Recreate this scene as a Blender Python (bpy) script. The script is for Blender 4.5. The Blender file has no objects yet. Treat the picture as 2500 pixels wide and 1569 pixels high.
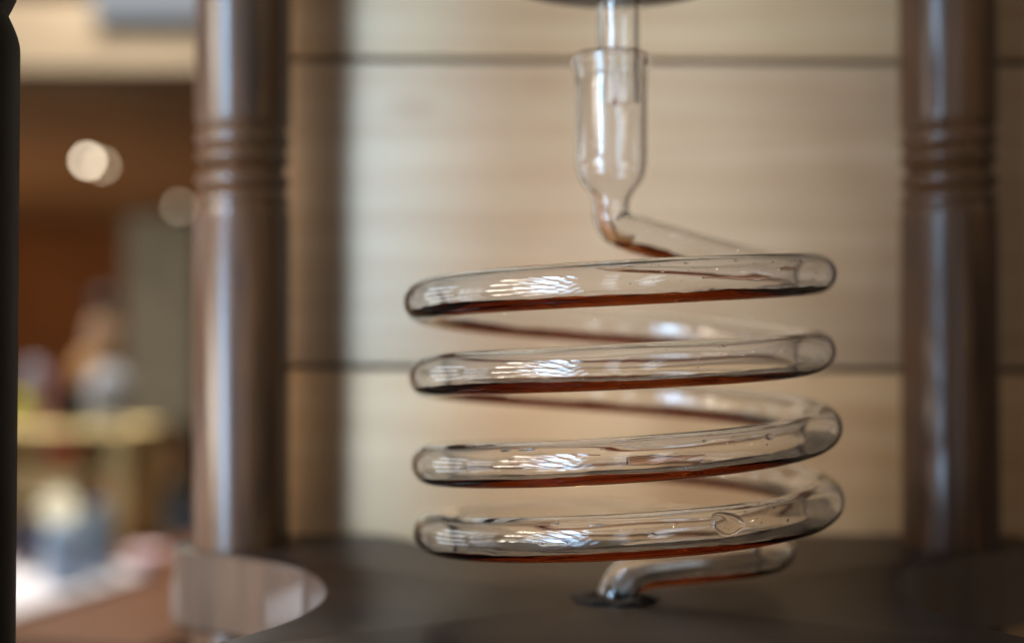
import bpy, bmesh, math, random
import numpy as np
from mathutils import Vector, Matrix

random.seed(7)
rng = np.random.RandomState(7)
MM = 0.001
sc = bpy.context.scene
C = sc.collection

# ------------------------------------------------------------------ camera
# World: metres, +Y away from the viewer, z = 0 is the top of the tower shelf.
cam_d = bpy.data.cameras.new("camera")
cam = bpy.data.objects.new("camera", cam_d)
C.objects.link(cam)
cam.location = (0, 0, 0.0612)
cam.rotation_euler = (math.radians(91.2), 0, 0)
cam_d.sensor_width = 36.0
cam_d.lens = 45.7
cam_d.clip_start = 0.005
cam_d.clip_end = 60
cam_d.dof.use_dof = True
cam_d.dof.focus_distance = 0.271
cam_d.dof.aperture_fstop = 5.0
sc.camera = cam

# ------------------------------------------------------------------ world (dim indoor ambience)
w = bpy.data.worlds.new("World")
sc.world = w
w.use_nodes = True
bgn = w.node_tree.nodes["Background"]
bgn.inputs[0].default_value = (1.0, 0.80, 0.60, 1)
bgn.inputs[1].default_value = 0.07

# ------------------------------------------------------------------ lamps
def area(name, loc, target, sx, sy, power, col):
    d = bpy.data.lights.new(name, 'AREA')
    d.shape = 'RECTANGLE'; d.size = sx; d.size_y = sy
    d.energy = power; d.color = col
    o = bpy.data.objects.new(name, d); C.objects.link(o)
    o.location = loc
    o.rotation_euler = (Vector(target) - Vector(loc)).to_track_quat('-Z', 'Z').to_euler()
    return o

def bulb(name, loc, power, col, r):
    d = bpy.data.lights.new(name, 'POINT')
    d.energy = power; d.color = col; d.shadow_soft_size = r
    o = bpy.data.objects.new(name, d); C.objects.link(o); o.location = loc
    return o

DAY = (0.74, 0.87, 1.0)
TGT = (0.02, 0.38, 0.09)
# tall daylight window to the front left of the tower, behind the viewer: four panes
# beams narrowed to darken the wall's right half: light spreads only about SPREAD degrees round the direction of the tower's left half
SPREAD = 38
def window_pane(az, dist, z, sx, sy, L, col=DAY, spread=SPREAD):
    a = math.radians(az); h = math.radians(spread / 2)
    x = TGT[0] + dist * math.sin(a); y = TGT[1] - dist * math.cos(a)
    power = L * math.pi * sx * sy * (math.tan(h) - h) / math.tan(h)      # L is the radiance straight on
    o = area("window_pane", (x, y, z), (-0.085, 0.42, 0.085), sx, sy, power, col)
    o.data.spread = 2 * h
COOL, WARM = (0.46, 0.71, 1.0), (1.0, 0.90, 0.76)
for zc, k in ((-0.29, 0.6), (0.02, 1.0), (0.34, 1.0), (0.66, 1.0)):
    window_pane(-8, 0.88, zc, 0.11, 0.29, 2.0 * k)
    window_pane(-29, 0.86, zc, 0.045, 0.27, 20 * k, COOL, 80)
    window_pane(-47.5, 0.87, zc, 0.035, 0.27, 24 * k, DAY, 100)
    if 0 < zc < 0.5: window_pane(12, 0.90, zc, 0.12, 0.27, 2.2, DAY, 150)  # extra pane on the right, added to brighten the right post
    for az in (-36.8, -40.2):
        window_pane(az, 0.86, zc, 0.044, 0.29, 92 * k, COOL, 46)
    for az, L, c in ((-52.5, 7, DAY), (-59, 20, WARM), (-65.5, 38, WARM), (-72, 40, WARM)):
        window_pane(az, 0.88, zc, 0.078, 0.27, L * k, c, 24 if c is WARM else SPREAD)
# warm ceiling lamps of the cafe, behind the viewer
for p in ((-0.55, -0.55, 0.85), (-0.20, -0.75, 0.9), (0.35, -0.6, 0.85), (0.75, -0.25, 0.8), (0.95, 0.05, 0.7), (1.05, 0.3, 0.55), (0.6, -0.45, 0.5), (0.8, -0.1, 0.45)):
    bulb("ceiling_lamp", p, 0.36, (1.0, 0.80, 0.58), 0.008)
# light of the room far behind on the left
for k, yy in enumerate((0.85, 1.35, 1.85)):
    for zz in (-0.85, -0.25, 0.4, 1.0):
        area("room_window", (-2.6, yy + 0.12 * (zz > 0), zz), (-0.6, yy + 0.2, zz * 0.6), 0.30, 0.48, 1.1, (0.82, 0.91, 1.0))
area("room_fill", (-0.9, 2.2, 1.6), (-1.0, 2.8, -0.3), 0.5, 0.5, 75, (1.0, 0.88, 0.74))  # added fill light that brightens the far room's things
area("far_room_fill", (-2.2, 4.2, -0.9), (-2.0, 5.2, 0.4), 0.8, 0.8, 20, (1.0, 0.74, 0.46))  # added uplight in place of bounced light on ceiling and far wall

sc.view_settings.view_transform = 'Standard'
sc.view_settings.look = 'None'
sc.view_settings.exposure = 0.12
sc.view_settings.gamma = 1.0
sc.view_settings.use_curve_mapping = False
cy = sc.cycles
cy.max_bounces = 28; cy.transmission_bounces = 26; cy.glossy_bounces = 10; cy.diffuse_bounces = 4
cy.transparent_max_bounces = 16
cy.caustics_reflective = True; cy.caustics_refractive = True
cy.sample_clamp_indirect = 6.0
cy.use_denoising = True

# ------------------------------------------------------------------ helpers
def srgb(r, g, b):
    f = lambda c: (c / 12.92) if c <= 0.04045 else ((c + 0.055) / 1.055) ** 2.4
    return (f(r / 255), f(g / 255), f(b / 255), 1)

def new_mat(name):
    m = bpy.data.materials.new(name); m.use_nodes = True
    nt = m.node_tree
    b = nt.nodes["Principled BSDF"]
    return m, nt, b

def plain(name, col, rough=0.6, var=0.18, scale=30, spec=0.5):
    """A plain coloured surface with a little mottling."""
    m, nt, b = new_mat(name)
    n = nt.nodes.new("ShaderNodeTexNoise"); n.inputs["Scale"].default_value = scale; n.inputs["Detail"].default_value = 4
    tc = nt.nodes.new("ShaderNodeTexCoord"); nt.links.new(tc.outputs["Object"], n.inputs["Vector"])
    r = nt.nodes.new("ShaderNodeValToRGB")
    r.color_ramp.elements[0].position = 0.3; r.color_ramp.elements[1].position = 0.7
    r.color_ramp.elements[0].color = tuple(c * (1 - var) for c in col[:3]) + (1,)
    r.color_ramp.elements[1].color = tuple(min(1, c * (1 + var)) for c in col[:3]) + (1,)
    nt.links.new(n.outputs["Fac"], r.inputs["Fac"]); nt.links.new(r.outputs["Color"], b.inputs["Base Color"])
    b.inputs["Roughness"].default_value = rough
    b.inputs["Specular IOR Level"].default_value = spec
    return m

def wood(name, dark, light, axis, scale=1.0, rough=0.4, stretch=14, coat=0.0, coat_rough=0.1, bump=0.0, fine=0.35, knots=False, spec=0.5):
    """Grain runs along axis (0=x,1=y,2=z) of the object."""
    m, nt, b = new_mat(name)
    tc = nt.nodes.new("ShaderNodeTexCoord")
    oi = nt.nodes.new("ShaderNodeObjectInfo")
    mp = nt.nodes.new("ShaderNodeMapping")
    s = [scale * stretch] * 3; s[axis] = scale
    mp.inputs["Scale"].default_value = s
    mul = nt.nodes.new("ShaderNodeVectorMath"); mul.operation = 'MULTIPLY_ADD'
    comb = nt.nodes.new("ShaderNodeCombineXYZ")
    for i in range(3): nt.links.new(oi.outputs["Random"], comb.inputs[i])
    mul.inputs[1].default_value = (3.1, 5.3, 2.7)
    nt.links.new(comb.outputs[0], mul.inputs[0]); nt.links.new(tc.outputs["Object"], mul.inputs[2])
    nt.links.new(mul.outputs[0], mp.inputs["Vector"])
    n1 = nt.nodes.new("ShaderNodeTexNoise"); n1.inputs["Scale"].default_value = 1.0; n1.inputs["Detail"].default_value = 5; n1.inputs["Distortion"].default_value = 0.6
    nt.links.new(mp.outputs[0], n1.inputs["Vector"])
    mp2 = nt.nodes.new("ShaderNodeMapping"); s2 = [scale * stretch * 9] * 3; s2[axis] = scale * 3
    mp2.inputs["Scale"].default_value = s2
    nt.links.new(mul.outputs[0], mp2.inputs["Vector"])
    n2 = nt.nodes.new("ShaderNodeTexNoise"); n2.inputs["Scale"].default_value = 1.0; n2.inputs["Detail"].default_value = 3
    nt.links.new(mp2.outputs[0], n2.inputs["Vector"])
    mx = nt.nodes.new("ShaderNodeMix"); mx.inputs[0].default_value = fine
    nt.links.new(n1.outputs["Fac"], mx.inputs[2]); nt.links.new(n2.outputs["Fac"], mx.inputs[3])
    r = nt.nodes.new("ShaderNodeValToRGB")
    r.color_ramp.elements[0].position = 0.32; r.color_ramp.elements[1].position = 0.66
    r.color_ramp.elements[0].color = dark; r.color_ramp.elements[1].color = light
    nt.links.new(mx.outputs[0], r.inputs["Fac"]); nt.links.new(r.outputs["Color"], b.inputs["Base Color"])
    if knots:
        # flame figure and a few small dark knots
        wv = nt.nodes.new("ShaderNodeTexWave"); wv.bands_direction = 'Z'; wv.inputs["Scale"].default_value = 14; wv.inputs["Distortion"].default_value = 7
        wv.inputs["Detail"].default_value = 2; wv.inputs["Detail Scale"].default_value = 0.6
        mp3 = nt.nodes.new("ShaderNodeMapping"); mp3.inputs["Scale"].default_value = (0.35, 1, 1.6)
        nt.links.new(mul.outputs[0], mp3.inputs["Vector"]); nt.links.new(mp3.outputs[0], wv.inputs["Vector"])
        mm = nt.nodes.new("ShaderNodeMix"); mm.data_type = 'RGBA'; mm.blend_type = 'MULTIPLY'
        mth = nt.nodes.new("ShaderNodeMath"); mth.operation = 'MULTIPLY'; mth.inputs[1].default_value = 0.22
        nt.links.new(wv.outputs["Fac"], mth.inputs[0]); nt.links.new(mth.outputs[0], mm.inputs[0])
        nt.links.new(r.outputs["Color"], mm.inputs[6]); mm.inputs[7].default_value = (0.80, 0.64, 0.52, 1)
        vo = nt.nodes.new("ShaderNodeTexVoronoi"); vo.inputs["Scale"].default_value = 1.0
        mp4 = nt.nodes.new("ShaderNodeMapping"); mp4.inputs["Scale"].default_value = (14, 14, 24); nt.links.new(mul.outputs[0], mp4.inputs["Vector"]); nt.links.new(mp4.outputs[0], vo.inputs["Vector"])
        kr = nt.nodes.new("ShaderNodeValToRGB"); kr.color_ramp.elements[0].position = 0.05; kr.color_ramp.elements[1].position = 0.16
        kr.color_ramp.elements[0].color = (0.88, 0.80, 0.74, 1); kr.color_ramp.elements[1].color = (1, 1, 1, 1)
        nt.links.new(vo.outputs["Distance"], kr.inputs["Fac"])
        mk = nt.nodes.new("ShaderNodeMix"); mk.data_type = 'RGBA'; mk.blend_type = 'MULTIPLY'; mk.inputs[0].default_value = 1.0
        nt.links.new(mm.outputs[2], mk.inputs[6]); nt.links.new(kr.outputs[0], mk.inputs[7])
        nt.links.new(mk.outputs[2], b.inputs["Base Color"])
    b.inputs["Roughness"].default_value = rough
    b.inputs["Specular IOR Level"].default_value = spec
    b.inputs["Coat Weight"].default_value = coat; b.inputs["Coat Roughness"].default_value = coat_rough
    if bump:
        bp = nt.nodes.new("ShaderNodeBump"); bp.inputs["Strength"].default_value = bump; bp.inputs["Distance"].default_value = 0.0004
        nt.links.new(mx.outputs[0], bp.inputs["Height"]); nt.links.new(bp.outputs[0], b.inputs["Normal"])
    return m

def emit(name, col, strength):
    m = bpy.data.materials.new(name); m.use_nodes = True
    nt = m.node_tree
    for n in list(nt.nodes):
        if n.type == 'BSDF_PRINCIPLED': nt.nodes.remove(n)
    e = nt.nodes.new("ShaderNodeEmission"); e.inputs[0].default_value = col; e.inputs[1].default_value = strength
    nt.links.new(e.outputs[0], nt.nodes["Material Output"].inputs["Surface"])
    return m

def glass(name, ior, tint=(1, 1, 1, 1), absorb=None):
    m = bpy.data.materials.new(name); m.use_nodes = True
    nt = m.node_tree
    for n in list(nt.nodes):
        if n.type == 'BSDF_PRINCIPLED': nt.nodes.remove(n)
    g = nt.nodes.new("ShaderNodeBsdfGlass"); g.inputs["IOR"].default_value = ior
    g.inputs["Roughness"].default_value = 0.0; g.inputs["Color"].default_value = tint
    nt.links.new(g.outputs[0], nt.nodes["Material Output"].inputs["Surface"])
    if absorb:
        v = nt.nodes.new("ShaderNodeVolumeAbsorption")
        v.inputs["Color"].default_value = absorb[0]; v.inputs["Density"].default_value = absorb[1]
        nt.links.new(v.outputs[0], nt.nodes["Material Output"].inputs["Volume"])
    return m

def link(name, me, mats, parent=None, smooth=True):
    o = bpy.data.objects.new(name, me); C.objects.link(o)
    for m in (mats if isinstance(mats, (list, tuple)) else [mats]): 
        if m.name not in [x.name for x in me.materials if x]: me.materials.append(m)
    if smooth: me.polygons.foreach_set("use_smooth", [True] * len(me.polygons))
    if parent: o.parent = parent
    return o

def mesh_py(name, verts, faces, mats=None):
    me = bpy.data.meshes.new(name)
    me.from_pydata([tuple(v) for v in verts], [], [tuple(f) for f in faces]); me.update()
    return me

def empty(name, loc=(0, 0, 0)):
    o = bpy.data.objects.new(name, None); C.objects.link(o); o.location = loc; o.empty_display_size = 0.01
    return o

def tag(o, label=None, cat=None, group=None, kind=None):
    if label: o["label"] = label
    if cat: o["category"] = cat
    if group: o["group"] = group
    if kind: o["kind"] = kind
    return o

def lathe_mesh(name, prof, n=64, cap=True):
    """prof: list of (r, z)."""
    V, F = [], []
    for r, z in prof:
        for j in range(n):
            a = 2 * math.pi * j / n
            V.append((r * math.cos(a), r * math.sin(a), z))
    for i in range(len(prof) - 1):
        for j in range(n):
            k = (j + 1) % n
            F.append((i * n + j, i * n + k, (i + 1) * n + k, (i + 1) * n + j))
    if cap:
        F.append(tuple(range(n - 1, -1, -1))); b = (len(prof) - 1) * n
        F.append(tuple(range(b, b + n)))
    me = mesh_py(name, V, F)
    bm = bmesh.new(); bm.from_mesh(me); bmesh.ops.recalc_face_normals(bm, faces=bm.faces); bm.to_mesh(me); bm.free()
    return me

def box_mesh(name, sx, sy, sz, bev=0.0, seg=2):
    """Box with its base centre at the origin."""
    bm = bmesh.new()
    bmesh.ops.create_cube(bm, size=1.0)
    for v in bm.verts: v.co = Vector((v.co.x * sx, v.co.y * sy, (v.co.z + 0.5) * sz))
    if bev: bmesh.ops.bevel(bm, geom=list(bm.edges), offset=bev, segments=seg, affect='EDGES', profile=0.5)
    me = bpy.data.meshes.new(name); bm.to_mesh(me); bm.free()
    return me

def flat_smooth(o, ang=35):
    me = o.data
    me.polygons.foreach_set("use_smooth", [True] * len(me.polygons))
    try: me.set_sharp_from_angle(angle=math.radians(ang))
    except Exception: pass
    return o

# ------------------------------------------------------------------ materials
M_planks = [wood("pale_plank_%d" % k, a, b, 0, scale=4.0, rough=0.55, stretch=9, fine=0.3, knots=True) for k, (a, b) in enumerate((
    (srgb(150, 112, 70), srgb(188, 150, 104)), (srgb(171, 131, 90), srgb(188, 152, 112)), (srgb(163, 131, 100), srgb(181, 152, 121)), (srgb(165, 132, 96), srgb(182, 152, 117))))]
M_backing = plain("dark_backing", srgb(70, 54, 40), 0.9)
M_post = wood("walnut_post", srgb(21, 12, 6), srgb(84, 51, 26), 2, scale=11, rough=0.55, stretch=12, coat=0.48, coat_rough=0.19, bump=0.6, spec=0.15, fine=0.5)
M_shelf = wood("dark_shelf", srgb(26, 16, 10), srgb(46, 29, 18), 0, scale=8, spec=0.25, rough=0.5, stretch=16, coat=0.2, coat_rough=0.24, bump=0.1)
M_edge = wood("polished_edge", srgb(44, 30, 22), srgb(84, 58, 40), 2, scale=9, rough=0.35, stretch=6, coat=0.65, coat_rough=0.03, bump=0.02)
M_nearpost = plain("shade_dark_post", srgb(24, 19, 16), 0.55, scale=60, spec=0.25)  # near-black colour stands for shade on the post's visible right side
M_black = plain("black_rubber", srgb(9, 9, 10), 0.45, scale=400)
M_collar = plain("grey_collar", srgb(86, 74, 62), 0.5, scale=120)
M_glass = glass("clear_glass", 1.47)
COFFEE = ((0.70, 0.37, 0.03, 1), 1150)
M_cof_glass = glass("coffee_at_glass", 1.33 / 1.47, absorb=COFFEE)
M_cof_air = glass("coffee_at_air", 1.33, absorb=COFFEE)
M_water = glass("water", 1.33)
M_streak = glass("coffee_streak", 1.33, absorb=((0.66, 0.25, 0.06, 1), 9000))
M_amber = glass("amber_film", 1.33, absorb=((0.86, 0.52, 0.12, 1), 5000))
M_film = glass("coffee_film", 1.33, absorb=((0.72, 0.30, 0.0, 1), 1500))

# ------------------------------------------------------------------ plank wall behind the tower
WY = 0.430
wall = empty("wall", (0.10, WY, 0.0)); tag(wall, kind="structure")
bk = link("backing", box_mesh("backing", 0.279, 0.012, 0.60), M_backing, wall, smooth=False); bk.location = (-0.048, 0.0135, -0.30)
XL, XR = -0.088, 0.192
edges_z = [-0.150, -0.0477, 0.0546, 0.1568, 0.2590]
for i in range(len(edges_z) - 1):
    z0, z1 = edges_z[i] + 0.0010, edges_z[i + 1] - 0.0010
    p = link("plank", box_mesh("plank", XR - XL, 0.007, z1 - z0, 0.0007), M_planks[i], wall)
    flat_smooth(p)
    p.location = ((XL + XR) / 2 - 0.10, 0.0035 + (0.0003 if i % 2 else 0), z0)
    p.rotation_euler = (0, math.radians(0.28), 0)

# ------------------------------------------------------------------ tower stand: scalloped shelf and turned posts
AX, AY = 0.0254, 0.320
stand = empty("tower_stand", (AX, AY, 0)); 
tag(stand, "dark varnished wooden tower stand with scalloped shelf and turned posts", "stand")
THK = 0.024
def shelf_outline():
    d0, R, lob = 0.151, 0.079, 0.160
    ha = math.asin(R / d0)
    pts = []
    for q in range(4):
        base = q * math.pi / 2
        lob = 0.176 if q == 0 else 0.160
        n = 40
        for i in range(n + 1):
            a = -ha + 2 * ha * i / n
            a2 = max(-ha * 0.99999, min(ha * 0.99999, a))
            r = d0 * math.cos(a2) - math.sqrt(max(0, R * R - (d0 * math.sin(a2)) ** 2))
            pts.append((r, base + a))
        # lobe with rounded corners
        a0, a1 = ha, math.pi / 2 - ha
        pts.append((lob - 0.016, base + a0))
        pts.append((lob - 0.006, base + a0 + 0.012))
        pts.append((lob - 0.0015, base + a0 + 0.045))
        for i in range(9):
            t = i / 8
            pts.append((lob, base + a0 + 0.09 + (a1 - a0 - 0.18) * t))
        pts.append((lob - 0.0015, base + a1 - 0.045))
        pts.append((lob - 0.006, base + a1 - 0.012))
        pts.append((lob - 0.016, base + a1))
    return [(r * math.cos(a), r * math.sin(a)) for r, a in pts]
ol = shelf_outline()
HOLE = 0.0102
def ring_shelf():
    n = len(ol); bm = bmesh.new()
    bev = 0.0009
    def shrink(k):
        out = []
        for i, (x, y) in enumerate(ol):
            x0, y0 = ol[i - 1]; x1, y1 = ol[(i + 1) % n]
            tx, ty = x1 - x0, y1 - y0; l = math.hypot(tx, ty) or 1
            out.append((x - ty / l * -1 * -k if False else x - k * ty / l, y + k * tx / l))
        return out
    inner = shrink(bev)
    rows = [([(x, y, -THK) for x, y in inner]), ([(x, y, -THK + bev) for x, y in ol]), ([(x, y, -bev) for x, y in ol]),
            ([(x * 1 + (xi - x) * 0.3, y + (yi - y) * 0.3, -bev * 0.3) for (x, y), (xi, yi) in zip(ol, inner)]), ([(x, y, 0) for x, y in inner])]
    vr = [[bm.verts.new(c) for c in r] for r in rows]
    for a, b in zip(vr[:-1], vr[1:]):
        for i in range(n):
            j = (i + 1) % n
            bm.faces.new((a[i], a[j], b[j], b[i]))
    # top and bottom as rings round the hole
    for row, z, flip in ((vr[-1], 0, False), (vr[0], -THK, True)):
        hv = []
        for v in row:
            a = math.atan2(v.co.y, v.co.x)
            hv.append(bm.verts.new((HOLE * math.cos(a), HOLE * math.sin(a), z)))
        for i in range(n):
            j = (i + 1) % n
            f = (row[i], row[j], hv[j], hv[i])
            bm.faces.new(f if not flip else f[::-1])
        if flip: lowh = hv
        else: toph = hv
    for i in range(n):
        j = (i + 1) % n
        bm.faces.new((toph[i], toph[j], lowh[j], lowh[i]))
    bmesh.ops.recalc_face_normals(bm, faces=bm.faces)
    me = bpy.data.meshes.new("shelf"); bm.to_mesh(me); bm.free()
    return me
sh = link("shelf", ring_shelf(), [M_shelf, M_edge], stand); flat_smooth(sh, 30)
for f in sh.data.polygons:
    if abs(f.normal.z) < 0.5 and math.hypot(f.center.x, f.center.y) > 0.03: f.material_index = 1

# black rubber grommet in the shelf hole, slightly ragged
def grommet_mesh():
    n = 72; V = []; F = []
    prof = [(4.4, -6), (4.6, 0.2), (5.2, 0.8), (7.0, 0.9), (9.0, 0.75), (10.2, 0.45), (10.8, 0.05), (10.15, -0.01), (10.1, -6)]
    for i, (r, z) in enumerate(prof):
        for j in range(n):
            a = 2 * math.pi * j / n
            k = 1 + (0.05 * math.sin(5 * a + 1) + 0.035 * math.sin(11 * a) + 0.02 * math.sin(23 * a + 2) if 3 <= i <= 6 else 0)
            zz = z + (0.25 * math.sin(7 * a + i) + 0.15 * math.sin(17 * a + 2 * i) if 1 < i < 6 else 0)
            V.append((r * k * MM, r * k * MM * math.sin(a) / 1 if False else r * k * MM, zz * MM))
            V[-1] = (r * k * MM * math.cos(a), r * k * MM * math.sin(a), zz * MM)
    for i in range(len(prof) - 1):
        for j in range(n):
            k = (j + 1) % n
            F.append((i * n + j, i * n + k, (i + 1) * n + k, (i + 1) * n + j))
    me = mesh_py("grommet", V, F)
    bm = bmesh.new(); bm.from_mesh(me); bmesh.ops.recalc_face_normals(bm, faces=bm.faces); bm.to_mesh(me); bm.free()
    return me
gr = link("grommet", grommet_mesh(), M_black, stand); gr["label"] = "ragged black rubber ring round the outlet hole"

def post_profile(r, grooves, z0, z1):
    zs = set(np.linspace(z0, z1, 60).tolist())
    for gz, dep, wd in grooves:
        zs |= set(np.linspace(gz - wd * 1.5, gz + wd * 1.5, 25).tolist())
    prof = []
    for z in sorted(zs):
        rr = r
        for gz, dep, wd in grooves:
            t = abs(z - gz) / wd
            if t < 1: rr -= dep * (1 - t) ** 2 * (1 + 0.5 * t)
        prof.append((rr * MM, z * MM))
    return prof
GRV = [(129.2, 1.2, 3.4), (123.0, 1.4, 3.2), (117.0, 2.4, 3.6), (110.2, 1.5, 3.4), (104.8, 0.8, 3.0)]
pm = lathe_mesh("post", post_profile(14.8, GRV, 0.0, 300))
pml = lathe_mesh("post_lower", post_profile(15.6, [(-60, 1.5, 3)], -170, -24.2))
for sx, nm in ((-109.9, "left"), (111.6, "right")):
    p = link("post", pm, M_post, stand); p.location = (sx * MM, 87 * MM, 0); flat_smooth(p, 50)
    p["label"] = "turned wooden post on the %s with ring grooves" % nm
    p = link("post_foot", pml, M_post, stand); p.location = (sx * MM, 87 * MM, 0); flat_smooth(p, 50)

# turned post at the left picture edge, its shade put into a near-black colour
npo = link("turned_post", lathe_mesh("near_post", post_profile(14.2, [(129.5, 2.4, 7.5), (141, 1.6, 4)], -170, 300)), M_nearpost)
npo.location = (-0.1147, 0.262, 0); flat_smooth(npo, 50)
tag(npo, "dark turned post in shadow cut off by the left edge", "post")

# ------------------------------------------------------------------ glass coil
def catmull(P, per=24):
    P = np.array(P, float)
    Q = np.vstack([2 * P[0] - P[1], P, 2 * P[-1] - P[-2]])
    out = []
    for i in range(1, len(Q) - 2):
        p0, p1, p2, p3 = Q[i - 1:i + 3]
        t0 = 0; t1 = t0 + np.linalg.norm(p1 - p0) ** .5; t2 = t1 + np.linalg.norm(p2 - p1) ** .5; t3 = t2 + np.linalg.norm(p3 - p2) ** .5
        for t in np.linspace(t1, t2, per, endpoint=False):
            A1 = (t1 - t) / (t1 - t0) * p0 + (t - t0) / (t1 - t0) * p1
            A2 = (t2 - t) / (t2 - t1) * p1 + (t - t1) / (t2 - t1) * p2
            A3 = (t3 - t) / (t3 - t2) * p2 + (t - t2) / (t3 - t2) * p3
            B1 = (t2 - t) / (t2 - t0) * A1 + (t - t0) / (t2 - t0) * A2
            B2 = (t3 - t) / (t3 - t1) * A2 + (t - t1) / (t3 - t1) * A3
            out.append((t2 - t) / (t2 - t1) * B1 + (t - t1) / (t2 - t1) * B2)
    out.append(P[-1])
    return np.array(out)

def resample(P, step):
    d = np.r_[0, np.cumsum(np.linalg.norm(np.diff(P, axis=0), axis=1))]
    n = int(d[-1] / step) + 1
    s = np.linspace(0, d[-1], n)
    return np.c_[np.interp(s, d, P[:, 0]), np.interp(s, d, P[:, 1]), np.interp(s, d, P[:, 2])], s

# heights of the centre line (mm) every quarter turn, right - front - left - back
ZQ = [79.7, 75.2, 72.2, 67.6, 61.3, 57.6, 54.0, 48.2, 43.4, 38.2, 33.0, 29.4, 26.0, 22.2, 16.6, 13.8]
CXQ = [0.7, 0.6, 0.6, 0.8, 1.0, 1.1, 1.2, 1.6, 2.0, 2.1, 2.2, 2.4, 2.6, 2.6, 2.6, 2.0]
RQ = [47.6, 47.2, 47.6, 47.2, 47.0, 47.0, 47.0, 47.2, 47.4, 47.3, 47.3, 47.2, 47.2, 47.2, 47.1, 46.5]
qs = np.arange(len(ZQ)) * 90.0
path = [(-0.9, 0, 133.4), (-0.9, 0, 128), (-0.9, 0, 118), (-0.9, 0, 108), (-0.9, 0, 100), (-1.0, 0, 96.5), (-0.9, 0.0, 93.4), (0.5, 0.5, 91.2),
        (3.4, 2.2, 90.2), (8, 5, 89.2), (16, 10.5, 87.5), (26, 16.8, 85.2), (35, 20.5, 83.4), (42.5, 17.8, 81.9), (46.8, 9.6, 80.8)]
# smooth interpolation of the quarter-turn heights
def smooth_tab(tab, phi):
    tab = np.array(tab); i = phi / 90.0
    k = int(min(max(math.floor(i), 0), len(tab) - 2)); t = i - k
    g = lambda j: tab[min(max(j, 0), len(tab) - 1)]
    p0, p1, p2, p3 = g(k - 1), g(k), g(k + 1), g(k + 2)
    if k == 0: p0 = 2 * p1 - p2
    if k == len(tab) - 2: p3 = 2 * p2 - p1
    return 0.5 * ((2 * p1) + (-p0 + p2) * t + (2 * p0 - 5 * p1 + 4 * p2 - p3) * t * t + (-p0 + 3 * p1 - 3 * p2 + p3) * t ** 3)
for phi in np.arange(0, 1351, 15.0):
    a = math.radians(phi)
    r = smooth_tab(RQ, phi)
    path.append((smooth_tab(CXQ, phi) + r * math.cos(a), -r * math.sin(a), smooth_tab(ZQ, phi)))
path += [(16, 45.0, 13.0), (28.5, 38.5, 12.2), (37.5, 28, 11.5), (41.6, 17, 10.9), (40.5, 8.0, 10.3), (34, 2.8, 9.7), (24, 1.0, 8.9),
         (13, 0.4, 8.0), (6.2, 0.1, 7.0), (2.2, 0, 4.6), (0.3, 0, 1.0), (-0.4, 0, -4), (-0.5, 0, -12), (-0.5, 0, -22)]
P, S = resample(catmull(path, 30), 1.0)
N = len(P)
T = np.gradient(P, axis=0); T /= np.linalg.norm(T, axis=1)[:, None]
UP = np.zeros_like(T)
flat_i = np.where(np.abs(T[:, 2]) < 0.75)[0]
i_a, i_b = flat_i[0], flat_i[-1]
for i in range(i_a, i_b + 1):
    u = np.array([0, 0, 1.0]) - T[i, 2] * T[i]; UP[i] = u / np.linalg.norm(u)
for i in range(i_a - 1, -1, -1):
    u = UP[i + 1] - np.dot(UP[i + 1], T[i]) * T[i]; UP[i] = u / np.linalg.norm(u)
for i in range(i_b + 1, N):
    u = UP[i - 1] - np.dot(UP[i - 1], T[i]) * T[i]; UP[i] = u / np.linalg.norm(u)
SD = np.cross(T, UP)

def vnoise(x, seed, amp=1.0):
    """smooth 1-D value noise"""
    r = np.random.RandomState(seed).uniform(-1, 1, 4096)
    x = np.asarray(x, float); k = np.floor(x).astype(int); t = x - k; t = t * t * (3 - 2 * t)
    return amp * (r[k % 4096] * (1 - t) + r[(k + 1) % 4096] * t)

RO = np.full(N, 4.9); RI = np.full(N, 3.95)
# receiving bulb: the widened top end of the same glass
z = P[:, 2]; bulb_zone = (S < 48)
prof_z = [84.0, 93.0, 96.8, 98.3, 100.0, 101.5, 103.2, 105.0, 107.4, 126.6, 129.3, 129.8, 130.6, 132.9, 133.4]
prof_r = [4.9, 4.6, 4.6, 4.95, 5.9, 7.1, 8.15, 8.75, 9.0, 9.0, 9.15, 9.6, 9.95, 10.05, 9.7]
prof_i = [3.95, 3.6, 3.5, 3.75, 4.6, 5.8, 6.9, 7.5, 7.85, 7.9, 7.95, 8.1, 8.25, 8.4, 8.8]
RO[bulb_zone] = np.interp(z[bulb_zone], prof_z, prof_r); RI[bulb_zone] = np.interp(z[bulb_zone], prof_z, prof_i)
RO *= 1 + vnoise(S / 28, 3, 0.010) * (S > 60)
RI *= 1 + vnoise(S / 22, 5, 0.018) * (S > 60)

# coffee level as a share of the bore, along the path
sR1 = S[np.argmin(np.linalg.norm(P - np.array([48.3, 0, 79.7]), axis=1))]
turn = (S - sR1) / (2 * math.pi * 47.2)
lev = np.interp(turn, [-0.30, -0.24, -0.1, 0.0, 0.2, 0.4, 0.55, 0.85, 1.0, 1.25, 1.4, 1.6, 1.85, 2.0, 2.3, 2.6, 2.8, 3.0, 3.3, 3.75, 4.2],
                [0.36, 0.30, 0.22, 0.23, 0.30, 0.33, 0.36, 0.31, 0.24, 0.27, 0.29, 0.34, 0.30, 0.24, 0.25, 0.28, 0.27, 0.23, 0.26, 0.22, 0.28])
lev = lev * 0.70 + vnoise(S / 11, 11, 0.032) + vnoise(S / 3.5, 12, 0.010) + vnoise(S / 1.9, 13, 0.010)
s_on = S[i_a] + 1.5; s_off = S[i_b] - 1.0
taper = np.clip((S - s_on) / 5.0, 0, 1) * np.clip((s_off - S) / 7.0, 0, 1)
lev = np.clip(lev * np.sqrt(np.clip(taper, 0, 1)), 0.004, 0.6)
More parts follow.
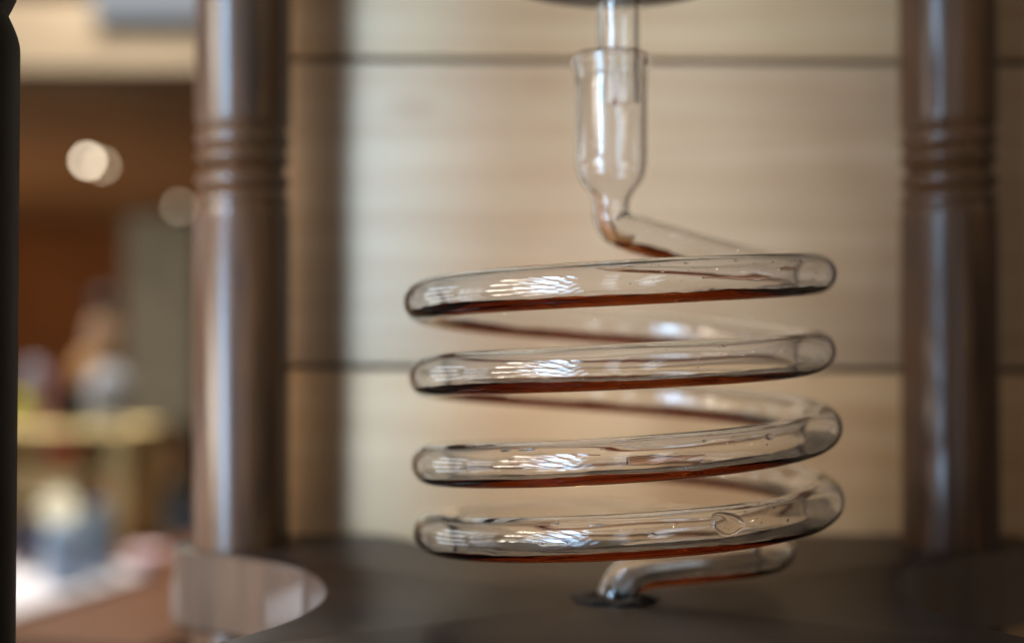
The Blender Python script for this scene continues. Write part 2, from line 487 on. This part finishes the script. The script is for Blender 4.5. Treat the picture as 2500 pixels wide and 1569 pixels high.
i0 = int(np.searchsorted(S, s_on)); i1 = int(np.searchsorted(S, s_off))
ANG = np.arccos(1 - 2 * lev)                       # half angle of the wetted arc, measured from straight down
MU, ML, MO = 40, 22, 48

def place(i, r, th):                                # th measured from straight down
    return P[i] + r * (-math.cos(th) * UP[i] + math.sin(th) * SD[i])

wav = [(rng.uniform(0.02, 0.16), rng.randint(1, 7), rng.uniform(0, 6.28)) for _ in range(9)]
def bore(i, th):
    k = 0
    for f, m, ph in wav: k += math.sin(S[i] * f + m * th + ph)
    fade = min(1, max(0, (S[i] - 60) / 20)) * (1 + 0.9 * min(1, max(0, (S[i] - sR1 - 560) / 120)))
    return RI[i] * (1 + (0.0019 - 0.0019 * math.cos(th)) * k * fade)

def build_coil():
    V, F = [], []
    outer = np.zeros((N, MO), int); up = np.zeros((N, MU + 1), int)
    lowv = np.zeros((N, ML + 1, 3))
    for i in range(N):
        for j in range(MO):
            th = 2 * math.pi * j / MO
            outer[i, j] = len(V); V.append(place(i, RO[i], th))
        a = ANG[i]
        for j in range(MU + 1):
            th = a + (2 * math.pi - 2 * a) * j / MU
            up[i, j] = len(V); V.append(place(i, bore(i, th), th))
        for j in range(ML + 1):
            th = -a + 2 * a * j / ML
            lowv[i, j] = place(i, bore(i, th), th)
        lowv[i, 0] = V[up[i, MU]]; lowv[i, ML] = V[up[i, 0]]
    for i in range(N - 1):
        for j in range(MO):
            k = (j + 1) % MO
            F.append((outer[i, j], outer[i, k], outer[i + 1, k], outer[i + 1, j]))
        for j in range(MU):
            F.append((up[i, j], up[i + 1, j], up[i + 1, j + 1], up[i, j + 1]))
    # dry stretches: close the bore along the bottom too
    for rng_i in (range(0, i0), range(i1, N - 1)):
        lo = {}
        def lid(i, j):
            if j == 0: return up[i, MU]
            if j == ML: return up[i, 0]
            if (i, j) not in lo:
                lo[(i, j)] = len(V); V.append(lowv[i, j])
            return lo[(i, j)]
        for i in rng_i:
            for j in range(ML):
                F.append((lid(i, j), lid(i + 1, j), lid(i + 1, j + 1), lid(i, j + 1)))
        # end lips join bore and outer wall
        e = 0 if rng_i.start == 0 else N - 1
        ring_in = [up[e, j] for j in range(MU)] + [up[e, MU]] + [lid(e, j) for j in range(1, ML)]
        bm_ring = [outer[e, j] for j in range(MO)]
        # lip built as a fan of quads by nearest angle
        m = len(ring_in)
        import itertools
        inn = [(ANG[e] + (2 * math.pi - 2 * ANG[e]) * j / MU) for j in range(MU + 1)] + [(2 * math.pi - ANG[e] + 2 * ANG[e] * j / ML) for j in range(1, ML)]
        out = [2 * math.pi * j / MO for j in range(MO)]
        pa, pb = 0, int(round(inn[0] / (2 * math.pi / MO))) % MO
        startb = pb
        ca = cb = 0
        while ca < m or cb < MO:
            na = inn[(pa + 1) % m] + (2 * math.pi if pa + 1 >= m else 0)
            tb = (startb + cb + 1) * 2 * math.pi / MO
            if ca < m and (cb >= MO or na <= tb):
                f = (ring_in[pa % m], ring_in[(pa + 1) % m], bm_ring[pb % MO]); pa += 1; ca += 1
            else:
                f = (ring_in[pa % m], bm_ring[(pb + 1) % MO], bm_ring[pb % MO]); pb += 1; cb += 1
            if pa >= m and ca >= m: pa = 0
            F.append(f)
    V = np.array(V) * MM
    return V, F, lowv

V, F, lowv = build_coil()
coil = empty("glass_coil", (AX, AY, 0))
tag(coil, "clear hand blown glass spiral with brown coffee running along its tube", "glass coil")
me = mesh_py("tube", V, F)
# make the outer wall face outwards and the bore face inwards
def orient(me, P):
    bm = bmesh.new(); bm.from_mesh(me)
    bmesh.ops.recalc_face_normals(bm, faces=bm.faces); bm.to_mesh(me); bm.free()
nq = len(me.polygons)
tube = link("tube", me, M_glass, coil)
# explicit check of winding: outer face normal must point away from the centre line
f0 = me.polygons[(N // 2) * (MO + MU)]
if (f0.center - Vector(P[N // 2] * MM)).dot(f0.normal) < 0:
    me.flip_normals()

# coffee: wetted arc (slot 0) and free surface (slot 1)
lev_s = np.convolve(np.pad(lev, 12, mode='edge'), np.ones(25) / 25, mode='valid')
CV, CF, CMI = [], [], []
NT = 12
rows = []
for i in range(i0, i1 + 1):
    b = len(CV)
    mid_h = -RI[i] * (1 - 2 * lev_s[i])                 # calm height of the free surface
    for j in range(ML + 1): CV.append(lowv[i, j])
    a, c = lowv[i, 0], lowv[i, ML]
    for j in range(1, NT):
        t = j / NT
        p = c + (a - c) * t
        men = -0.22 * (1 - abs(2 * t - 1) ** 3) * min(1, lev[i] * 6)      # meniscus: the middle sits a little lower
        calm = 1 - abs(2 * t - 1) ** 2.5
        dz = (mid_h - np.dot(p - P[i], UP[i])) * calm
        CV.append(p + UP[i] * (men + dz))
    rows.append(b)
nr = ML + NT
for k in range(len(rows) - 1):
    b0, b1 = rows[k], rows[k + 1]
    for j in range(nr):
        j2 = (j + 1) % nr
        CF.append((b0 + j, b0 + j2, b1 + j2, b1 + j)); CMI.append(0 if j < ML else 1)
CF.append(tuple(range(rows[0], rows[0] + nr))[::-1]); CMI.append(1)
CF.append(tuple(range(rows[-1], rows[-1] + nr))); CMI.append(1)
cme = mesh_py("coffee", np.array(CV) * MM, CF)
cof = link("coffee", cme, [M_cof_glass, M_cof_air], coil)
cme.polygons.foreach_set("material_index", CMI)
mid = len(rows) // 2
f0 = cme.polygons[mid * nr + ML // 2]
if (f0.center - Vector(P[i0 + mid] * MM)).dot(f0.normal) < 0:
    cme.flip_normals()
try: cme.set_sharp_from_angle(angle=math.radians(40))
except Exception: pass
cof["label"] = "brown coffee lying along the bottom of the tube"

# water drops clinging to the outside of the tube
def drop(phi, th_deg, la, lb, h, seed, name="water_drop"):
    s = sR1 + phi / 360.0 * 2 * math.pi * 47.4
    i = int(np.argmin(np.abs(S - s)))
    r = np.random.RandomState(seed)
    th0 = math.radians(th_deg)
    V, F = [], []
    nr_, na = 14, 64
    ph = r.uniform(0, 6.28, 4)
    def surf(u, v, hh):
        si = S[i] + u; k = min(max(np.searchsorted(S, si), 1), N - 1); t = (si - S[k - 1]) / (S[k] - S[k - 1])
        c = P[k - 1] * (1 - t) + P[k] * t; up = UP[k - 1] * (1 - t) + UP[k] * t; sd = SD[k - 1] * (1 - t) + SD[k] * t
        th = th0 + v / 4.9
        return c + (RO[k] + hh) * (-math.cos(th) * up + math.sin(th) * sd)
    V.append(surf(0, 0, h))
    for a in range(1, nr_ + 1):
        q = a / nr_
        for b in range(na):
            an = 2 * math.pi * b / na
            k = 1 + 0.08 * math.sin(2 * an + ph[0]) + 0.06 * math.sin(3 * an + ph[1]) + 0.025 * math.sin(5 * an + ph[2])
            V.append(surf(la * k * q * math.cos(an), lb * k * q * math.sin(an), h * (1 - q * q) ** 0.7 + 0.006 * (a == nr_)))
    for b in range(na):
        F.append((0, 1 + b, 1 + (b + 1) % na))
        for a in range(nr_ - 1):
            F.append((1 + a * na + b, 1 + (a + 1) * na + b, 1 + (a + 1) * na + (b + 1) % na, 1 + a * na + (b + 1) % na))
    # underside follows the tube wall
    o_ = len(V); V.append(surf(0, 0, 0.012))
    for a in range(1, nr_):
        for b in range(na): 
            an = 2 * math.pi * b / na; q = a / nr_
            k = 1 + 0.08 * math.sin(2 * an + ph[0]) + 0.06 * math.sin(3 * an + ph[1]) + 0.025 * math.sin(5 * an + ph[2])
            V.append(surf(la * k * q * math.cos(an), lb * k * q * math.sin(an), 0.012))
    def low(a, b): return (1 + (nr_ - 1) * na + b % na) if a == nr_ - 1 else (o_ + 1 + a * na + b % na)
    for b in range(na):
        F.append((o_, low(0, b + 1), low(0, b)))
        for a in range(nr_ - 1): F.append((low(a, b), low(a, b + 1), low(a + 1, b + 1), low(a + 1, b)))
    me = mesh_py(name, np.array(V) * MM, F)
    bm = bmesh.new(); bm.from_mesh(me); bmesh.ops.recalc_face_normals(bm, faces=bm.faces); bm.to_mesh(me); bm.free()
    o = link(name, me, M_water, coil)
    try: me.set_sharp_from_angle(angle=math.radians(50))
    except Exception: pass
    return o
big = drop(1080 + 70, 248, 3.3, 2.9, 1.15, 1); big["label"] = "large water drop on the front of the lowest turn"
for k, (phi, th, la, lb, h) in enumerate([(720 + 57, 240, 1.2, 0.7, 0.5), (1080 + 79, 232, 1.6, 0.35, 0.3), (1080 + 84, 236, 0.7, 0.3, 0.25),
                                          (1080 + 88, 262, 1.0, 0.5, 0.35), (720 + 66, 232, 2.6, 0.6, 0.25), (1080 + 100, 228, 2.4, 0.3, 0.2),
                                          (720 + 118, 226, 1.8, 0.5, 0.3), (720 + 124, 226, 1.3, 0.5, 0.3), (1080 + 100, 230, 0.5, 0.4, 0.3)]):
    drop(phi, th, la, lb, h, 20 + k)

# fine condensation beads on the outside of the tube
CVv, CFf = [], []
ico = bmesh.new(); bmesh.ops.create_icosphere(ico, subdivisions=2, radius=1.0)
iv = [v.co.copy() for v in ico.verts]; fi_ = [[v.index for v in f.verts] for f in ico.faces]; ico.free()
for q in range(240):
    tq = rng.choice([0, 1, 2, 3], p=[0.35, 0.15, 0.2, 0.3])
    ph_ = tq * 360 + rng.normal(70, 28)
    s_ = sR1 + ph_ / 360.0 * 2 * math.pi * 47.4
    k = int(np.argmin(np.abs(S - s_)))
    th = math.radians(rng.uniform(205, 285))
    nrm = -math.cos(th) * UP[k] + math.sin(th) * SD[k]
    r_ = rng.choice([0.10, 0.14, 0.2, 0.34], p=[0.45, 0.3, 0.2, 0.05])
    base = P[k] + (RO[k] + r_ * 0.25) * nrm + T[k] * rng.uniform(-0.5, 0.5)
    tang = np.cross(nrm, T[k]); o0 = len(CVv)
    for c in iv: CVv.append(base + r_ * (1.3 * c.x * T[k] + c.y * tang + 0.55 * c.z * nrm))
    for f in fi_: CFf.append([o0 + a for a in f])
cb = link("condensation", mesh_py("condensation", np.array(CVv) * MM, CFf), M_water, coil); cb["kind"] = "stuff"

# dried coffee streaks on the inner wall of the tube
def streak(phi0, phi1, th_deg, widths, seed, thick=0.10, span=None, mat=None):
    i_s = int(np.argmin(np.abs(S - (sR1 + phi0 / 360 * 2 * math.pi * 47.4)))); i_e = int(np.argmin(np.abs(S - (sR1 + phi1 / 360 * 2 * math.pi * 47.4))))
    if span: i_s, i_e = [int(np.argmin(np.abs(S - q))) for q in span]
    V, F = [], []
    m = 10
    ids = np.linspace(i_s, i_e, max(24, i_e - i_s))
    for q, fi in enumerate(ids):
        k = int(fi); t = fi - k
        c = P[k] * (1 - t) + P[k + 1] * t; up = UP[k]; sd = SD[k]
        tt = q / (len(ids) - 1)
        wdt = np.interp(tt, np.linspace(0, 1, len(widths)), widths) * (1 + vnoise(q / 3.0, seed, 0.25)) + 0.02
        th0 = math.radians(th_deg) + vnoise(q / 8.0, seed + 1, 0.05)
        for j in range(m):
            a = 2 * math.pi * j / m
            th = th0 + wdt * math.cos(a) / RI[k]
            rr = RI[k] * 0.985 - thick * 0.5 + thick * 0.5 * math.sin(a)
            V.append(c + rr * (-math.cos(th) * up + math.sin(th) * sd))
    for q in range(len(ids) - 1):
        for j in range(m):
            j2 = (j + 1) % m
            F.append((q * m + j, q * m + j2, (q + 1) * m + j2, (q + 1) * m + j))
    F.append(tuple(range(m))); b = (len(ids) - 1) * m; F.append(tuple(range(b, b + m)))
    me = mesh_py("coffee_streak", np.array(V) * MM, F)
    bm = bmesh.new(); bm.from_mesh(me); bmesh.ops.recalc_face_normals(bm, faces=bm.faces); bm.to_mesh(me); bm.free()
    return link("coffee_streak", me, mat or M_streak, coil)
streak(720 + 76, 720 + 94, 268, [0.1, 0.35, 0.7, 0.9, 1.0, 0.6], 41)
streak(720 + 112, 720 + 123, 262, [0.12, 0.2, 0.75, 0.15, 0.12, 0.15, 0.7, 0.7], 42)
streak(720 + 100, 720 + 122, 244, [0.1, 0.2, 0.25, 0.2, 0.1], 43)
streak(56, 75, 272, [0.15, 0.8, 0.5, 0.25, 0.15, 0.1], 44)
streak(46, 52, 250, [0.2, 0.5, 0.3], 45)
# amber film running down the left inside of the neck into the elbow
kn = int(np.argmin(np.abs(S - 37)))
th_left = math.degrees(math.atan2(np.dot((-0.85, -0.5, 0), SD[kn]), -np.dot((-0.85, -0.5, 0), UP[kn])))
streak(0, 0, th_left, [0.3, 1.2, 1.8, 2.2, 2.6, 3.0, 3.4], 46, thick=0.22, span=(33.2, 46), mat=M_amber)
streak(0, 0, th_left + 40, [0.15, 0.4, 0.6, 0.9, 1.4], 47, thick=0.12, span=(35, 46), mat=M_amber)

# ------------------------------------------------------------------ upper vessel: dark collar with a glass drip tube hanging into the bulb
ves = empty("upper_vessel", (AX + 0.0009, AY, 0.1525))
tag(ves, "grey upper vessel base with clear glass drip tube above the bulb", "vessel")
link("collar", lathe_mesh("collar", [(r * MM, zz * MM) for r, zz in ((5.6, 0.4), (20, 0.0), (27, 0.0), (29.2, 0.5), (30.0, 1.6), (30.0, 22), (29, 24), (5.6, 24))], 80), M_collar, ves)
def tube_mesh(name, ro, ri, z0, z1, cut, n=56):
    V, F = [], []
    zs = np.linspace(0, 1, 24)
    for r_ in (ro, ri):
        for t in zs:
            for j in range(n):
                a = 2 * math.pi * j / n
                zb = z0 + cut * math.sin(a)
                V.append((r_ * MM * math.cos(a), r_ * MM * math.sin(a), (zb + (z1 - zb) * t) * MM))
    L = len(zs)
    for sft, flip in ((0, False), (L * n, True)):
        for i in range(L - 1):
            for j in range(n):
                k = (j + 1) % n
                f = (sft + i * n + j, sft + i * n + k, sft + (i + 1) * n + k, sft + (i + 1) * n + j)
                F.append(f[::-1] if flip else f)
    for j in range(n):
        k = (j + 1) % n
        F.append((j, L * n + j, L * n + k, k)); t0 = (L - 1) * n
        F.append((t0 + j, t0 + k, L * n + t0 + k, L * n + t0 + j))
    return mesh_py(name, V, F)
dt = link("drip_tube", tube_mesh("drip_tube", 5.4, 4.3, -30.6, 0.3, 1.2), M_glass, ves); flat_smooth(dt, 50)
# a coffee drop at the tip of the drip tube
dm = lathe_mesh("coffee_drop", [(r * MM, zz * MM) for r, zz in ((0.15, -2.2), (0.7, -2.05), (1.15, -1.5), (1.25, -0.8), (1.0, 0.0), (0.6, 0.9), (0.3, 2.2), (0.1, 3.4))], 24); dm.transform(Matrix.Scale(0.6, 4))
dd = link("coffee_drop", dm, M_film, ves); dd.location = (-1.2 * MM, -4.9 * MM, -30.9 * MM)

# ------------------------------------------------------------------ room behind on the left, far out of focus
def at(x, y, d):
    """world point behind photo position (x, y on a 2409 wide picture) at depth d"""
    return ((x - 1204.5) / 3058 * d, d, 0.0612 - (y - 820) / 3058 * d)

def setting(name, me, mat, loc):
    o = link(name, me, mat, None, smooth=False); o.location = loc; tag(o, kind="structure"); return o
setting("far_wall", box_mesh("far_wall", 7, 0.1, 5.0), plain("orange_wall", srgb(140, 86, 46), 0.8, scale=1.2, var=0.35), (-2.4, 7.0, -2.6))
setting("ceiling", box_mesh("ceiling", 7, 4.0, 0.06), plain("brown_ceiling", srgb(120, 84, 52), 0.7, scale=3), (-2.4, 5.0, 0.69))
setting("beam", box_mesh("beam", 4.5, 0.10, 0.155), plain("beige_beam", srgb(112, 101, 84), 0.7, scale=3), (-2.0, 2.96, 0.692))
g = at(395, 780, 6.2)
setting("column", box_mesh("column", 0.34, 0.25, 3.08), plain("grey_column", srgb(150, 156, 156), 0.8, scale=6), (g[0], 6.2, -2.4))
g = at(345, 20, 3.6)
sk = link("daylit_ceiling", box_mesh("daylit_ceiling", 0.26, 0.02, 0.16, 0.004), emit("ceiling_glow", (0.76, 0.80, 0.86, 1), 0.44)); sk.location = (at(352, 0, 2.88)[0], 2.88, at(0, 36, 2.88)[2])  # emission stands in for daylight falling on a white ceiling
tag(sk, "pale blue daylit ceiling patch above the beige beam", "window")
ML_ = emit("warm_lamp", (1.0, 0.86, 0.64, 1), 20.0); ML3 = emit("faint_lamp", (1.0, 0.82, 0.58, 1), 3.2); ML2 = emit("dim_lamp", (1.0, 0.82, 0.55, 1), 6.0)
for (x, y, r, m, lab) in ((203, 377, 0.008, ML_, "bright round ceiling lamp left of its twin"), (238, 388, 0.008, ML2, "dimmer round ceiling lamp just right of the brightest one"),
                          (420, 485, 0.008, ML3, "dim round ceiling lamp near the grey column")):
    p = at(x, y, 3.3)
    lm = lathe_mesh("lamp", [(r * q, zz * r) for q, zz in ((0.2, -1), (0.7, -0.75), (0.95, -0.3), (1, 0.1), (0.9, 0.5), (0.4, 0.9))], 24)
    o = link("ceiling_lamp", lm, m); o.location = p; tag(o, lab, "lamp", "ceiling lamps in the far room")

D = 2.0
K = D / 3058
def px(x0, x1, y0, y1, d=D, dep=None):
    k = d / 3058
    cx, _, zb = at((x0 + x1) / 2, y1, d)
    return cx, zb, (x1 - x0) * k, (y1 - y0) * k
def block(name, x0, x1, y0, y1, col, label, cat, d=D, rough=0.5, bev=0.004, depth=None, var=0.15):
    cx, zb, sw, shh = px(x0, x1, y0, y1, d)
    o = link(name, box_mesh(name, sw, depth or sw * 0.7, shh, min(bev, sw * 0.2)), plain(name + "_col", col, rough, var)); flat_smooth(o)
    o.location = (cx, d, zb); tag(o, label, cat); return o
def jar(name, x0, x1, y0, y1, col, label, cat, d=D, shape=None, rough=0.3, lid=None):
    cx, zb, sw, shh = px(x0, x1, y0, y1, d)
    shape = shape or ((0.7, 0), (0.95, 0.03), (1, 0.15), (1, 0.7), (0.9, 0.85), (0.6, 0.93), (0.6, 1.0))
    e = empty(name, (cx, d, zb)); tag(e, label, cat)
    link("body", lathe_mesh("body", [(sw / 2 * q, zz * shh) for q, zz in shape], 32), plain(name + "_col", col, rough), e)
    if lid:
        lo = link("lid", lathe_mesh("lid", [(sw / 2 * q, zz * shh) for q, zz in ((0.68, 0), (0.7, 0.02), (0.7, 0.10), (0.6, 0.12))], 32), plain("lid_col", lid, 0.4), e)
        lo.location = (0, 0, shh * 1.002)
    return e

# cream shelf box with boards and the things on it
cab = empty("display_cabinet"); cxx, zb, sw, shh = px(-40, 338, 1003, 1300, 2.15)
cab.location = (cxx, 2.15, zb); tag(cab, "cream wooden display cabinet on the far counter", "cabinet")
mc = plain("cream_board", srgb(226, 206, 150), 0.6, scale=8); mo = plain("olive_board", srgb(178, 160, 98), 0.6, scale=8)
link("back_panel", box_mesh("back_panel", sw, 0.012, shh), mo, cab, smooth=False).location = (0, 0.12, 0)
for t in (0.0, 0.36, 0.66, 0.95):
    o = link("board", box_mesh("board", sw * 0.94, 0.22, 0.012, 0.002), mc, cab, smooth=False); o.location = (-sw * 0.03, 0.0, t * shh)
for sx in (-0.5, 0.47):
    o = link("side", box_mesh("side", 0.03, 0.225, shh, 0.002), mc, cab, smooth=False); o.location = (sx * sw, 0.0, 0)
block("cream_parcel", 30, 150, 1020, 1075, srgb(232, 206, 150), "cream parcel on the upper cabinet board", "parcel", 2.12)
block("red_packet", 118, 190, 1036, 1088, srgb(200, 80, 48), "red packet on the upper cabinet board", "packet", 2.08)
block("cream_carton", 30, 190, 1110, 1165, srgb(240, 222, 172), "wide cream carton on the middle cabinet board", "carton", 2.10)
gl = jar("cream_globe", 98, 182, 1150, 1235, srgb(255, 240, 200), "glowing cream globe in front of the cabinet", "lamp", 1.95,
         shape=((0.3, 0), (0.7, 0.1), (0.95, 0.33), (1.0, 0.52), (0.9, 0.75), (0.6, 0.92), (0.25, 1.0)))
gl.children[0].data.materials.clear(); gl.children[0].data.materials.append(emit("globe_glow", (1.0, 0.88, 0.62, 1), 0.85))  # cream sphere's brightness given as emission
# on top of the cabinet
jar("glass_jar", 50, 112, 850, 1000, srgb(140, 140, 156), "grey blue jar on top of the cabinet", "jar", 2.15)
jar("red_bottle", 108, 142, 868, 1000, srgb(130, 56, 50), "dark red bottle on top of the cabinet", "bottle", 2.12)
jar("black_pot", 138, 206, 905, 1000, srgb(30, 27, 25), "squat black pot on top of the cabinet", "pot", 2.1)
jar("tan_jar", 170, 240, 825, 1000, srgb(176, 138, 96), "tan jar behind the black pot", "jar", 2.22)
jar("white_jug", 208, 304, 862, 1000, srgb(178, 186, 198), "pale blue white jug on top of the cabinet", "jug", 2.1)
jar("tall_bottle", 204, 286, 720, 1000, srgb(160, 132, 108), "tall tan bottle with a dark cap on the cabinet", "bottle", 2.26, lid=srgb(48, 46, 42))
jar("lime_fruit", 18, 72, 925, 1000, srgb(190, 186, 40), "yellow green lime at the left end of the cabinet top", "fruit", 2.06,
    shape=((0.2, 0), (0.7, 0.1), (0.97, 0.35), (1, 0.5), (0.9, 0.75), (0.5, 0.95), (0.15, 1.0)))
# small packets and tins crowding the cabinet boards
pal = [srgb(232, 214, 170), srgb(206, 120, 70), srgb(240, 232, 210), srgb(170, 150, 90), srgb(120, 140, 160), srgb(226, 190, 120), srgb(90, 70, 56), srgb(214, 200, 150)]
words = ["cream", "orange brown", "white", "olive", "blue grey", "yellow", "dark brown", "pale khaki"]
nth = 0
for row, yb, hh in (("lower", 1288, 70), ("middle", 1190, 62)):
    for k in range(4):
        x0 = 196 + k * 33
        block("tin", x0, x0 + 27, yb - hh + (k * 37 % 17), yb, pal[(nth * 3 + 2) % 8], "small %s tin, %s from the left on the %s cabinet board" % (words[(nth * 3 + 2) % 8], ("first", "second", "third", "fourth")[k], row), "tin", 2.06)["group"] = "tins on the cabinet boards"
        nth += 1
# table in front with white and blue things
tb = empty("counter_table", (at(150, 1330, 1.75)[0], 1.75, at(150, 1380, 1.75)[2])); tag(tb, "brown wooden counter table covered partly by a white sheet", "table")
mt = wood("table_wood", srgb(78, 46, 22), srgb(112, 70, 38), 0, scale=3, rough=0.5, stretch=8)
o = link("tabletop", box_mesh("tabletop", 0.62, 0.75, 0.03, 0.003), mt, tb, smooth=False); o.location = (0.02, 0.08, -0.03)
o.rotation_euler = (0, 0, math.radians(-16))
for sx, sy in ((-0.2, -0.2), (0.24, -0.26), (-0.2, 0.32), (0.24, 0.3)):
    o = link("leg", box_mesh("leg", 0.04, 0.04, 0.6), mt, tb, smooth=False); o.location = (sx, sy, -0.63)
tz = tb.location.z
shp = link("white_sheet", box_mesh("white_sheet", 0.24, 0.40, 0.008, 0.002), plain("white_paper", srgb(222, 224, 236), 0.6, var=0.05)); shp.location = (tb.location.x - 0.07, 1.70, tz + 0.001)
shp.rotation_euler = (0, 0, math.radians(-16)); tag(shp, "white sheet spread over the left of the counter table", "sheet")
def on_table(name, x0, x1, y0, col, label, cat, d, **k):
    kk = d / 3058
    y1 = 820 + (0.0612 - (tz + 0.010)) / kk
    return jar(name, x0, x1, y0, y1, col, label, cat, d, **k)
on_table("blue_cup", 108, 206, 1225, srgb(172, 200, 232), "pale blue cup on the white sheet", "cup", 1.74)
on_table("grey_cup", 205, 272, 1180, srgb(150, 172, 190), "tall grey blue cup right of the pale blue one", "cup", 1.80)
on_table("dark_cup", 40, 96, 1215, srgb(84, 82, 100), "dark violet grey cup at the left of the table", "cup", 1.84)
on_table("pink_bowl", 298, 394, 1292, srgb(236, 206, 216), "pink white bowl at the right end of the table", "bowl", 1.86,
         shape=((0.4, 0), (0.5, 0.05), (0.85, 0.5), (1.0, 1.0), (0.94, 1.0), (0.3, 0.2)))

# person sitting far away, dark hair, dark blue top
def person():
    e = empty("person", at(392, 1420, 5.6)); tag(e, "person with dark hair and dark blue top sitting far behind", "person")
    nodes = [((0, 0, 0), .15, .12), ((0, 0, .14), .13, .11), ((0, 0.01, .30), .15, .11), ((0, .01, .40), .13, .09), ((0, 0, .47), .055, .055), ((0, -.01, .52), .05, .055),
             ((.16, 0, .39), .055, .055), ((.20, -.03, .18), .045, .045), ((.15, -.2, .06), .035, .035), ((-.16, 0, .39), .055, .055), ((-.20, -.03, .18), .045, .045), ((-.15, -.2, .06), .035, .035),
             ((.1, -.1, 0), .09, .09), ((.11, -.42, .02), .07, .07), ((.11, -.44, -.40), .05, .05), ((-.1, -.1, 0), .09, .09), ((-.11, -.42, .02), .07, .07), ((-.11, -.44, -.40), .05, .05)]
    eds = [(0, 1), (1, 2), (2, 3), (3, 4), (4, 5), (3, 6), (6, 7), (7, 8), (3, 9), (9, 10), (10, 11), (0, 12), (12, 13), (13, 14), (0, 15), (15, 16), (16, 17)]
    me = bpy.data.meshes.new("body"); me.from_pydata([n[0] for n in nodes], eds, []); me.update()
    o = bpy.data.objects.new("body", me); C.objects.link(o); o.parent = e
    md = o.modifiers.new("skin", 'SKIN')
    for i, n in enumerate(nodes): me.skin_vertices[0].data[i].radius = (n[1], n[2])
    me.skin_vertices[0].data[0].use_root = True
    o.modifiers.new("sub", 'SUBSURF').levels = 1
    me.materials.append(plain("blue_top", srgb(58, 76, 104), 0.8))
    head = link("head", lathe_mesh("head", [(0.075 * q, zz) for q, zz in ((0.3, 0), (0.7, .02), (0.92, .06), (1, .11), (0.98, .16), (0.8, .21), (0.4, .235))], 28), plain("skin", srgb(206, 170, 142), 0.5), e)
    head.location = (-0.01, -0.02, .52)
    hair = link("hair", lathe_mesh("hair", [(0.09 * q, zz) for q, zz in ((0.75, -.06), (1, .02), (1.02, .10), (0.85, .165), (0.4, .20), (0.1, .205))], 28), plain("dark_hair", srgb(26, 24, 22), 0.5), e)
    hair.location = (0.025, 0.045, .575)
person()
sc.render.film_transparent = False
